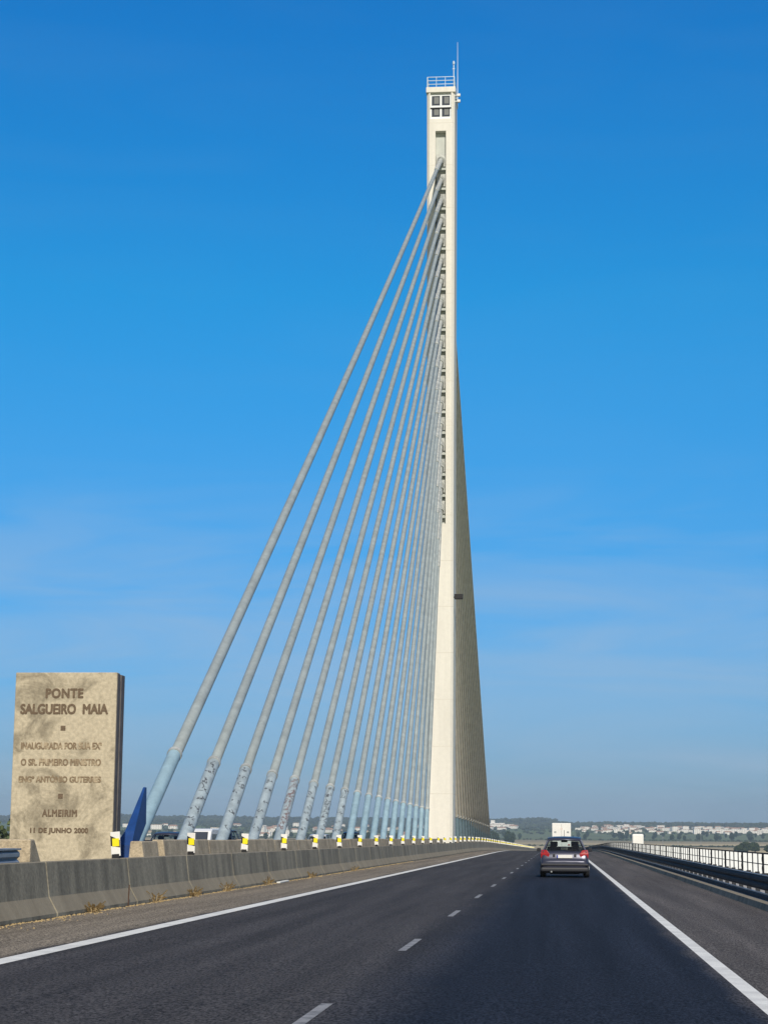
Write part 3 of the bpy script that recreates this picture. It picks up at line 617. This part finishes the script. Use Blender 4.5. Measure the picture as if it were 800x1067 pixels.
# ------------------------------------------------------------ vehicles
def wheel(par, x, y, r=.29, w=.18):
    s_ = 1 if x > 0 else -1
    b = MB(); b.tube([(x - s_ * w, y, r), (x - s_ * w * .9, y, r), (x - s_ * .02, y, r), (x, y, r)], [r * .9, r, r, r * .9], 24); t = b.build('wheel', 'black_rubber', par, smooth=False)
    b = MB(); b.tube([(x - s_ * .01, y, r), (x + s_ * .008, y, r)], r * .64, 20); b.build('rim', 'rim', t)
def hatchback(name, paint, label, cat, group):
    e = empty(name, (0, 0, 0), label, cat, group)
    secs = [(-1.90, .66, .36, .56), (-1.875, .76, .30, .62), (-1.80, .80, .24, .66), (-1.76, .80, .22, .90), (-1.66, .815, .21, .955), (-1.2, .83, .2, .95), (-.3, .835, .19, .925), (.6, .83, .19, .905), (1.0, .81, .2, .88), (1.45, .78, .2, .78), (1.75, .70, .24, .66), (1.90, .55, .32, .50)]
    rings = []
    for y, w, zl, zt in secs:
        h = zt - zl
        half = [(w * .86, zl), (w * .97, zl + .14 * h), (w, zl + .42 * h), (w * .985, zl + .72 * h), (w * .93, zl + .93 * h), (w * .84, zt)]
        rings.append([(x, y, z) for x, z in half] + [(0, y, zt + .012)] + [(-x, y, z) for x, z in reversed(half)] + [(0, y, zl)])
    b = MB(); b.loft(rings); b.build('body', paint, e, smooth=True, sub=1)
    # roof
    b = MB(); rr = []
    for y, w, z in ((-1.52, .52, 1.345), (-1.40, .56, 1.40), (-.9, .585, 1.43), (-.2, .585, 1.435), (.22, .56, 1.405), (.42, .53, 1.35)):
        rr.append([(w, y, z - .045), (w * .97, y, z - .01), (w * .6, y, z + .015), (0, y, z + .022), (-w * .6, y, z + .015), (-w * .97, y, z - .01), (-w, y, z - .045), (0, y, z - .03)])
    b.loft(rr); b.build('roof', paint, e, smooth=True)
    B = {'r': (-1.70, .76, .93), 'c': (-1.25, .775, .93), 'b': (-.15, .78, .915), 'a': (.95, .74, .89)}
    Tt = {'r': (-1.44, .545, 1.365), 'c': (-1.1, .57, 1.385), 'b': (-.2, .575, 1.40), 'a': (.30, .545, 1.37)}
    for s_ in (-1, 1):
        for k, wd in (('r', .06), ('c', .10), ('b', .05), ('a', .045)):
            b = MB()
            (y0, x0_, z0), (y1, x1_, z1) = B[k], Tt[k]
            b.loft([[(s_ * x0_, y0 - wd, z0 - .03), (s_ * x0_, y0 + wd, z0 - .03), (s_ * (x0_ - .05), y0 + wd, z0 - .03), (s_ * (x0_ - .05), y0 - wd, z0 - .03)],
                    [(s_ * x1_, y1 - wd * .8, z1), (s_ * x1_, y1 + wd * .8, z1), (s_ * (x1_ - .05), y1 + wd * .8, z1), (s_ * (x1_ - .05), y1 - wd * .8, z1)]])
            b.build('pillar', paint, e, bevel=.01)
        for p, q in (('r', 'c'), ('c', 'b'), ('b', 'a')):
            b = MB(); b.add([(s_ * (B[p][1] - .012), B[p][0], B[p][2] - .02), (s_ * (B[q][1] - .012), B[q][0], B[q][2] - .02), (s_ * (Tt[q][1] - .012), Tt[q][0], Tt[q][2]), (s_ * (Tt[p][1] - .012), Tt[p][0], Tt[p][2])], [(0, 1, 2, 3)])
            b.build('side_window', 'glass', e)
    for k, nm, dy in (('r', 'rear_window', -.005), ('a', 'windscreen', .02)):
        y0, x0_, z0 = B[k]; y1, x1_, z1 = Tt[k]; xm = (x0_ + x1_) / 2 - .02
        b = MB(); b.add([(-x0_ + .04, y0 + dy, z0), (x0_ - .04, y0 + dy, z0), (xm, (y0 + y1) / 2 + dy * 3, (z0 + z1) / 2), (x1_ - .03, y1 + dy, z1 + .01), (-x1_ + .03, y1 + dy, z1 + .01), (-xm, (y0 + y1) / 2 + dy * 3, (z0 + z1) / 2)], [(0, 1, 2, 5), (5, 2, 3, 4)])
        b.build(nm, 'glass', e)
    b = MB(); b.tube([(.05, -1.735, .97), (.40, -1.70, .985)], .012, 5); b.build('rear_wiper', 'black_rubber', e)
    b = MB()
    for x in (-.36, .36):
        b.box(x - .24, x + .24, -.35, -.22, .6, 1.08); b.box(x - .13, x + .13, -.33, -.24, 1.10, 1.27); b.box(x - .24, x + .24, -.3, .2, .5, .93)
    b.box(-.62, .62, -1.05, -.9, .6, 1.0)
    for x in (-.38, .38): b.box(x - .12, x + .12, -1.03, -.95, 1.0, 1.14)
    b.build('seats', 'seat', e, bevel=.03)
    b = MB(); b.box(-.11, .11, .28, .32, 1.24, 1.32); b.build('rear_view_mirror', 'plastic_dark', e)
    b = MB(); b.box(-.72, .72, .55, .95, .8, .93); b.build('dashboard', 'seat', e, bevel=.03)
    for s_ in (-1, 1):
        b = MB(); b.loft([[(s_ * .54, -1.795, .70), (s_ * .80, -1.74, .68), (s_ * .80, -1.60, .70), (s_ * .56, -1.70, .70)],
                          [(s_ * .50, -1.80, .84), (s_ * .815, -1.74, .84), (s_ * .825, -1.55, .86), (s_ * .56, -1.70, .84)],
                          [(s_ * .60, -1.755, .975), (s_ * .775, -1.71, .985), (s_ * .79, -1.58, .985), (s_ * .62, -1.68, .975)]])
        tl = b.build('tail_light', 'red_lens', e, bevel=.015)
        b = MB(); b.loft([[(s_ * .82, .62, .90), (s_ * .98, .58, .90), (s_ * .98, .66, .90), (s_ * .82, .70, .90)], [(s_ * .84, .60, 1.03), (s_ * .96, .57, 1.03), (s_ * .96, .66, 1.03), (s_ * .84, .70, 1.03)]])
        b.build('door_mirror', 'plastic_dark', e, bevel=.02)
        b = MB(); b.loft([[(s_ * .50, 1.74, .52), (s_ * .74, 1.60, .54), (s_ * .74, 1.5, .54), (s_ * .5, 1.6, .52)], [(s_ * .54, 1.62, .68), (s_ * .75, 1.45, .74), (s_ * .74, 1.4, .74), (s_ * .54, 1.5, .7)]]); b.build('headlight', 'plate', e, bevel=.01)
        for y in (-1.2, 1.22):
            wheel(e, s_ * .835, y)
    b = MB(); b.box(-.81, .81, -1.93, -1.80, .22, .37); b.build('lower_bumper', 'plastic_dark', e, bevel=.05)
    b = MB(); b.box(-.80, .80, -1.93, -1.83, .43, .50); b.build('bumper_trim', 'plastic_dark', e, bevel=.02)
    b = MB(); b.box(-.5, .5, -1.20, -.8, .12, .24); b.box(-.7, .7, -1.5, 1.4, .16, .25); b.build('underbody', 'plastic_dark', e)
    pt = MB(); pt.box(-.26, .26, -1.835, -1.812, .70, .81); pt = pt.build('number_plate', 'plate', e)
    b = MB(); b.box(-.26, -.225, -1.838, -1.8355, .702, .808); b.build('plate_band', 'plate_blue', pt)
    for x in (-.36, .36):
        b = MB(); b.box(x - .04, x + .04, -1.815, -1.80, .74, .84); b.build('plate_recess_edge', 'plastic_dark', e, bevel=.01)
    b = MB(); b.tube([(-.45, -1.93, .22), (-.45, -1.7, .22)], .03, 10); b.build('exhaust_pipe', 'steel_light', e)
    b = MB(); b.tube([(0, -.1, 1.45), (0, -.35, 1.68)], .008, 5); b.build('aerial', 'plastic_dark', e)
    return e
car = hatchback('hatchback_car', 'silver', 'small silver grey hatchback with red tail lights driving ahead in the right lane', 'car', None)
car.location = (.13, 68.6, rz(68.6)); car.scale = (1.05, 1, 1)
def recolour(o, a, bname):
    for c in [o] + [x for x in bpy.data.objects if x.parent == o]:
        if c.type == 'MESH' and c.data.materials and c.data.materials[0] == M[a]:
            c.data = c.data.copy(); c.data.materials[0] = M[bname]
grp = 'oncoming vehicles glimpsed between the cables'
for (x, y, pc, lab, nm) in ((-20.2, 110, 'navy', 'dark oncoming car glimpsed right of the reddish cable foot', 'car'),
                        (-16.4, 125, 'white_car', 'white oncoming car glimpsed right of the sixth cable', 'car'),
                        (-17.8, 83, 'silver', 'silver oncoming car glimpsed just right of the blue fin', 'car'),
                        (-16.0, 141, 'navy', 'dark oncoming car glimpsed between the eighth and ninth cables', 'car')):
    o = copy_tree(car); bpy.context.view_layer.update()
    o.location = (x, y, rz(y)); o.rotation_euler.z = math.pi; o.scale = (1.02, 1.02, 1.06 if pc != 'navy' else 1.2)
    tag(o, lab, 'car', grp)
    if pc != 'silver': recolour(o, 'silver', pc)
# oncoming white minibus
mbus = empty('minivan', (-18.2, 93, rz(93)), 'white oncoming minivan with a dark window band right of the second cable', 'minivan', grp, math.pi); mbus.scale = (.8, .8, .75)
b = MB(); pr_ = [(-2.9, .35), (-2.95, 1.1), (-2.8, 2.15), (-2.6, 2.3), (1.5, 2.3), (1.9, 2.15), (2.5, 1.25), (3.0, 1.05), (3.1, .35)]
b.prism(pr_, 'x', -1.0, 1.0); b.build('body', 'white_car', mbus, bevel=.08, seg=3)
for s_ in (-1, 1):
    b = MB(); xa = s_ * 1.002; b.box(min(xa, xa + s_ * .01), max(xa, xa + s_ * .01), -2.6, 1.7, 1.35, 1.95); b.build('side_window', 'window_dark', mbus)
    for y in (-1.9, 2.0): wheel(mbus, s_ * 1.0, y, .36, .24)
b = MB(); b.add([(-.85, 2.52, 1.29), (.85, 2.52, 1.29), (.8, 1.97, 2.1), (-.8, 1.97, 2.1)], [(0, 1, 2, 3)]); b.build('windscreen', 'window_dark', mbus)
# white box truck far ahead
tk = empty('box_truck', (.10, 232, rz(232)), 'white box truck seen over the roof of the silver hatchback', 'truck')
b = MB(); b.box(-1.15, 1.15, -3, 1.6, .55, 3.42); b.build('cargo_box', 'white', tk, bevel=.05)
b = MB(); b.box(-.012, .012, -3.012, -3.001, .6, 3.3); b.build('door_gap', 'plastic_dark', tk)
for x in (-.78, .78):
    b = MB(); b.box(x - .13, x + .13, -3.015, -3.003, 2.22, 2.42); b.build('door_vent', 'steel_light', tk)
b = MB(); b.tube([(0, -3.008, 2.72), (0, -3.014, 2.72)], .16, 14); b.build('decal', 'logo', tk)
b = MB(); b.prism([(1.65, .5), (1.65, 2.4), (2.7, 2.4), (3.1, 1.5), (3.6, 1.3), (3.7, .5)], 'x', -1.0, 1.0); b.build('cab', 'white', tk, bevel=.05)
b = MB(); b.box(-1.0, 1.0, -3.05, -2.9, .34, .5); b.box(-.6, .6, -2.9, 1.6, .3, .54); b.build('bumper', 'plastic_dark', tk)
for s_ in (-1, 1):
    for y in (-1.8, 2.6): wheel(tk, s_ * 1.05, y, .40, .3)
    b = MB(); b.box(s_ * .9 - .12, s_ * .9 + .12, -3.06, -3.0, .72, .86); b.build('tail_light', 'red_lens', tk)

# ------------------------------------------------------------ distant houses
def house_mesh(w, d_, h, rh, flat=False, wall='wall', roof='roof'):
    b = MB(); b.box(-w / 2, w / 2, -d_ / 2, d_ / 2, -6, h)
    b.i = 1
    if flat: b.box(-w / 2 - .2, w / 2 + .2, -d_ / 2 - .2, d_ / 2 + .2, h, h + .5)
    else:
        b.add([(-w / 2 - .5, -d_ / 2 - .5, h - .05), (w / 2 + .5, -d_ / 2 - .5, h - .05), (w / 2 + .5, d_ / 2 + .5, h - .05), (-w / 2 - .5, d_ / 2 + .5, h - .05), (-w / 2 + d_ * .2, 0, h + rh), (w / 2 - d_ * .2, 0, h + rh)],
              [(0, 1, 5, 4), (2, 3, 4, 5), (1, 2, 5), (3, 0, 4), (0, 3, 2, 1)])
    b.i = 2; nf = max(1, int(h // 3)); nw = max(2, int(w // 4))
    for f in range(nf):
        for k in range(nw):
            x = -w / 2 + (k + .5) * w / nw; z = 1.0 + 3 * f; b.box(x - .55, x + .55, -d_ / 2 - .06, -d_ / 2 - .01, z, z + 1.3)
    o = b.build('house', [wall, roof, 'window_dark']); bpy.data.objects.remove(o) if False else None
    return o
hs = [house_mesh(13, 10, 5.5, 2.4), house_mesh(18, 11, 6, 2.6), house_mesh(11, 9, 3.5, 2.0, wall='wall_cream'), house_mesh(22, 12, 9, 1, True), house_mesh(15, 13, 12, 1, True), house_mesh(26, 12, 6, 2.5)]
wh = [house_mesh(60, 25, 8, 1, True, roof='roof_grey'), house_mesh(95, 30, 9, 1, True, roof='roof_grey')]
used = set()
def place(o0, name, x, y, rot, sc, label, cat, group, dz=0):
    if o0.name in used: o = o0.copy(); COL.objects.link(o)
    else: o = o0; used.add(o0.name)
    o.name = name; o.location = (x, y, hgt(x, y) + dz); o.rotation_euler.z = rot; o.scale = (sc, sc, sc)
    tag(o, label, cat, group); return o
protos = {id(o): o for o in hs + wh}
def pick(lst): return random.choice(lst)
random.seed(21)
cnt = 0
def scatter(n, t0, t1, y0, y1, lst, label, cat, group, smin=.8, smax=1.25, clump=.5):
    c = [(random.uniform(t0, t1), random.uniform(y0, y1)) for _ in range(max(2, n // 6))]
    for k in range(n):
        if random.random() < clump: tt, yy = pick(c); t = tt + random.gauss(0, (t1 - t0) * .02); y = yy + random.gauss(0, 60)
        else: t, y = random.uniform(t0, t1), random.uniform(y0, y1)
        place(pick(lst), 'house', t * y, y, random.uniform(-.5, .5), random.uniform(smin, smax), label, cat, group)
scatter(210, .012, .118, 4150, 5300, hs, 'small house of the distant town on the slope right of the car', 'house', 'houses of the distant town on the right', .55, 1.0)
scatter(60, -.27, -.07, 3500, 5000, hs, 'small house on the distant slope seen between the stay cables', 'house', 'houses seen between the cables')
scatter(12, -.045, .005, 4200, 5200, hs, 'small pale house below the wooded hill between pylon and car', 'house', 'houses below the wooded hill')
for x, y, sc, wi, lab in ((42, 3900, 1.0, 1, 'long white warehouse just right of the silver hatchback'), (95, 4200, .8, 0, 'white warehouse behind the long low one right of the hatchback'),
                      (380, 4300, .9, 1, 'long white warehouse in the middle of the distant town at right'), (455, 4350, .8, 0, 'white warehouse in the town near the right edge of the photo'),
                      (-760, 3450, .6, 1, 'long white warehouse seen between the first and second cables'), (-690, 3500, .6, 1, 'long white warehouse seen between the second and third cables'),
                      (-470, 3500, .6, 0, 'white warehouse seen between the sixth and seventh cables'), (-810, 3300, .5, 0, 'white warehouse seen just right of the blue fin')):
    place(wh[wi], 'warehouse', x, y, random.uniform(-.15, .15), sc, lab, 'warehouse', None)
# church-like white tower near the pylon
b = MB(); b.box(-3, 3, -3, 3, -5, 16); b.prism([(-3.3, 16.01), (3.3, 16.01), (0, 22)], 'y', -3.3, 3.3); b.box(3.1, 20, -5, 5, -5, 9)
o = b.build('church', 'wall'); o.location = (-190, 4300, hgt(-190, 4300)); tag(o, 'white church with a square tower on the plain right of the pylon', 'church')
# water tower / silo cluster on the hill
b = MB(); b.box(-22, 22, -8, 8, -5, 9); b.box(-20, -8, -6, 6, 9.01, 17); o = b.build('manor', 'wall'); o.location = (-190, 5600, hgt(-190, 5600)); tag(o, 'pale stepped building alone on the wooded hill right of the pylon', 'building')

# ------------------------------------------------------------ trees
def crown(b, c, rx, rz_, n, rd, leaf):
    for k in range(n):
        while True:
            p = Vector((rd.uniform(-1, 1), rd.uniform(-1, 1), rd.uniform(-1, 1)))
            if .35 < p.length < 1: break
        w = 1 + .35 * noise.noise(p * 2.3 + Vector(c) * .13)
        q = Vector((c[0] + p.x * rx * w, c[1] + p.y * rx * w, c[2] + p.z * rz_ * w))
        a = Vector((rd.gauss(0, 1), rd.gauss(0, 1), rd.gauss(0, 1))).normalized(); t = a.orthogonal().normalized() * leaf * rd.uniform(.6, 1.3); s_ = a.cross(t).normalized() * leaf * rd.uniform(.5, 1.1)
        b.add([q - t, q - s_, q + t, q + s_], [(0, 1, 2, 3)])
def tree(name, h, wd, leafm, seed, n=900, leaf=.55, low=.2):
    rd = random.Random(seed); e = empty(name, (0, 0, 0), 'x', 'tree')
    b = MB(); b.tube([(0, 0, -1), (.1, 0, h * .3), (0, .1, h * .62), (.1, 0, h * .9)], [.03 * h, .022 * h, .012 * h, .003 * h], 8)
    for k in range(7):
        z = h * rd.uniform(.25, .7); a = rd.uniform(0, 6.28); L = wd * rd.uniform(.3, .5)
        b.tube([(0, 0, z), (math.cos(a) * L * .5, math.sin(a) * L * .5, z + L * .4), (math.cos(a) * L, math.sin(a) * L, z + L * .9)], [.009 * h, .006 * h, .002 * h], 5)
    b.build('trunk', 'bark', e)
    b = MB(); crown(b, (0, 0, h * (.5 + low * .5)), wd * .42, h * (.5 - low * .5) * .9, n, rd, leaf)
    for k in range(6):
        a = rd.uniform(0, 6.28); crown(b, (math.cos(a) * wd * .3, math.sin(a) * wd * .3, h * rd.uniform(low + .15, .85)), wd * .22, h * .13, n // 6, rd, leaf)
    b.build('crown', leafm, e); return e
tA = tree('broadleaf_tree', 22, 11, 'leaf_lt', 1, 2600, .5, .12); tA.location = (-84.2, 276, hgt(-84, 276)); tA.scale = (1, 1, 1.1); tA['label'] = 'green tree top showing at the left edge behind the concrete end block'
tB = tree('broadleaf_tree', 11, 13, 'leaf', 2, 2200, .55, .08)
for k, (x, y, s_, lab) in enumerate(((176, 1800, 1.0, 'largest dark bushy tree on the plain above the parapet at right'), (187, 1830, .95, 'dark bushy tree on the plain second from the right edge'), (167, 1780, .7, 'small dark bushy tree at the left end of the clump above the parapet'), (199, 1810, .75, 'dark bushy tree on the plain cut by the right edge'))):
    o = tB if k == 0 else copy_tree(tB)
    o.location = (x, y, hgt(x, y)); o.scale = (s_, s_, s_); o.rotation_euler.z = k * 1.3; tag(o, lab, 'tree', 'bushy trees beyond the right parapet')
tC = tree('poplar_tree', 19, 12, 'leaf', 3, 1100, .8, .05)
random.seed(5)
first = True
def trees(n, t0, t1, y0, y1, smin, smax, lab, grp_):
    global first
    for k in range(n):
        o = tC if first else copy_tree(tC); first = False
        y = random.uniform(y0, y1); t = random.uniform(t0, t1); s_ = random.uniform(smin, smax)
        o.location = (t * y, y, hgt(t * y, y)); o.scale = (s_, s_, s_ * random.uniform(.8, 1.1)); o.rotation_euler.z = random.uniform(0, 6); tag(o, lab, 'tree', grp_)
trees(14, -.040, -.024, 2300, 2600, .7, 1.0, 'dark tree in the copse on the plain just right of the pylon foot', 'trees of the copse by the pylon')
trees(45, .0, .12, 3350, 4100, .45, .85, 'tree in the green belt before the distant town at right', 'trees before the distant town')
trees(40, -.27, -.07, 2600, 3500, .5, .9, 'dark tree on the plain seen between the stay cables', 'trees seen between the cables')
trees(14, -.055, .01, 3400, 4200, .5, .9, 'tree on the plain between the pylon foot and the car', 'trees between pylon and car')
# woods on the far hills and among the houses: nobody could count them
random.seed(11)
base = bmesh.new(); bmesh.ops.create_icosphere(base, subdivisions=1, radius=1); bv = [v.co.copy() for v in base.verts]; bf = [[v.index for v in f.verts] for f in base.faces]; base.free()
wv = MB()
def blob(x, y, s_):
    z = hgt(x, y); j = [v * random.uniform(.7, 1.2) for v in bv]
    wv.add([(x + v.x * s_ * 1.3, y + v.y * s_, z + s_ * .45 + v.z * s_ * .8) for v in j], bf)
for k in range(5200):
    y = random.uniform(5300, 7000); t = random.uniform(-.33, .16); blob(t * y, y, random.uniform(4, 9))
for k in range(1500):
    y = random.uniform(4100, 5400); t = random.uniform(-.3, .14); blob(t * y, y, random.uniform(2.5, 5))
for k in range(500):
    y = random.uniform(3300, 3450); t = random.uniform(-.3, .14); blob(t * y, y, random.uniform(1.5, 3))
for k in range(260):
    x = random.uniform(-200, 500); blob(x, 2300 + x * .15 + random.gauss(0, 8), random.uniform(1.0, 2.2))
tag(wv.build('distant_woods', 'wood'), 'dark woods and hedges covering the far hills and slopes', 'woods', kind='stuff')
# slim poles on the plain at right
for x, y, h, lab in ((95, 1750, 15, 'tall slim pole on the plain left of centre above the parapet'), (112, 1800, 11, 'shorter slim pole on the plain above the parapet'), (186, 2500, 15, 'slim pole on the plain farthest right')):
    b = MB(); b.tube([(0, 0, -1), (0, 0, h)], [.25, .15], 6); b.tube([(-1.2, 0, h - .6), (1.2, 0, h - .6)], .12, 5)
    o = b.build('utility_pole', 'steel_light'); o.location = (x, y, hgt(x, y)); tag(o, lab, 'pole', 'utility poles on the plain')

# ------------------------------------------------------------ haze
hb = MB(); hb.box(-6100, 6100, -2100, 8600, GZ - 6, 110); hz = bpy.data.materials.new('haze'); hz.use_nodes = True; n = hz.node_tree.nodes
n.remove(n['Principled BSDF']); pv = n.new('ShaderNodeVolumePrincipled'); pv.inputs['Color'].default_value = (.62, .80, 1, 1); pv.inputs['Density'].default_value = 9e-5; pv.inputs['Anisotropy'].default_value = 0
hz.node_tree.links.new(pv.outputs[0], n['Material Output'].inputs['Volume']); tag(hb.build('haze', hz), 'thin blue air haze', 'haze', kind='stuff')
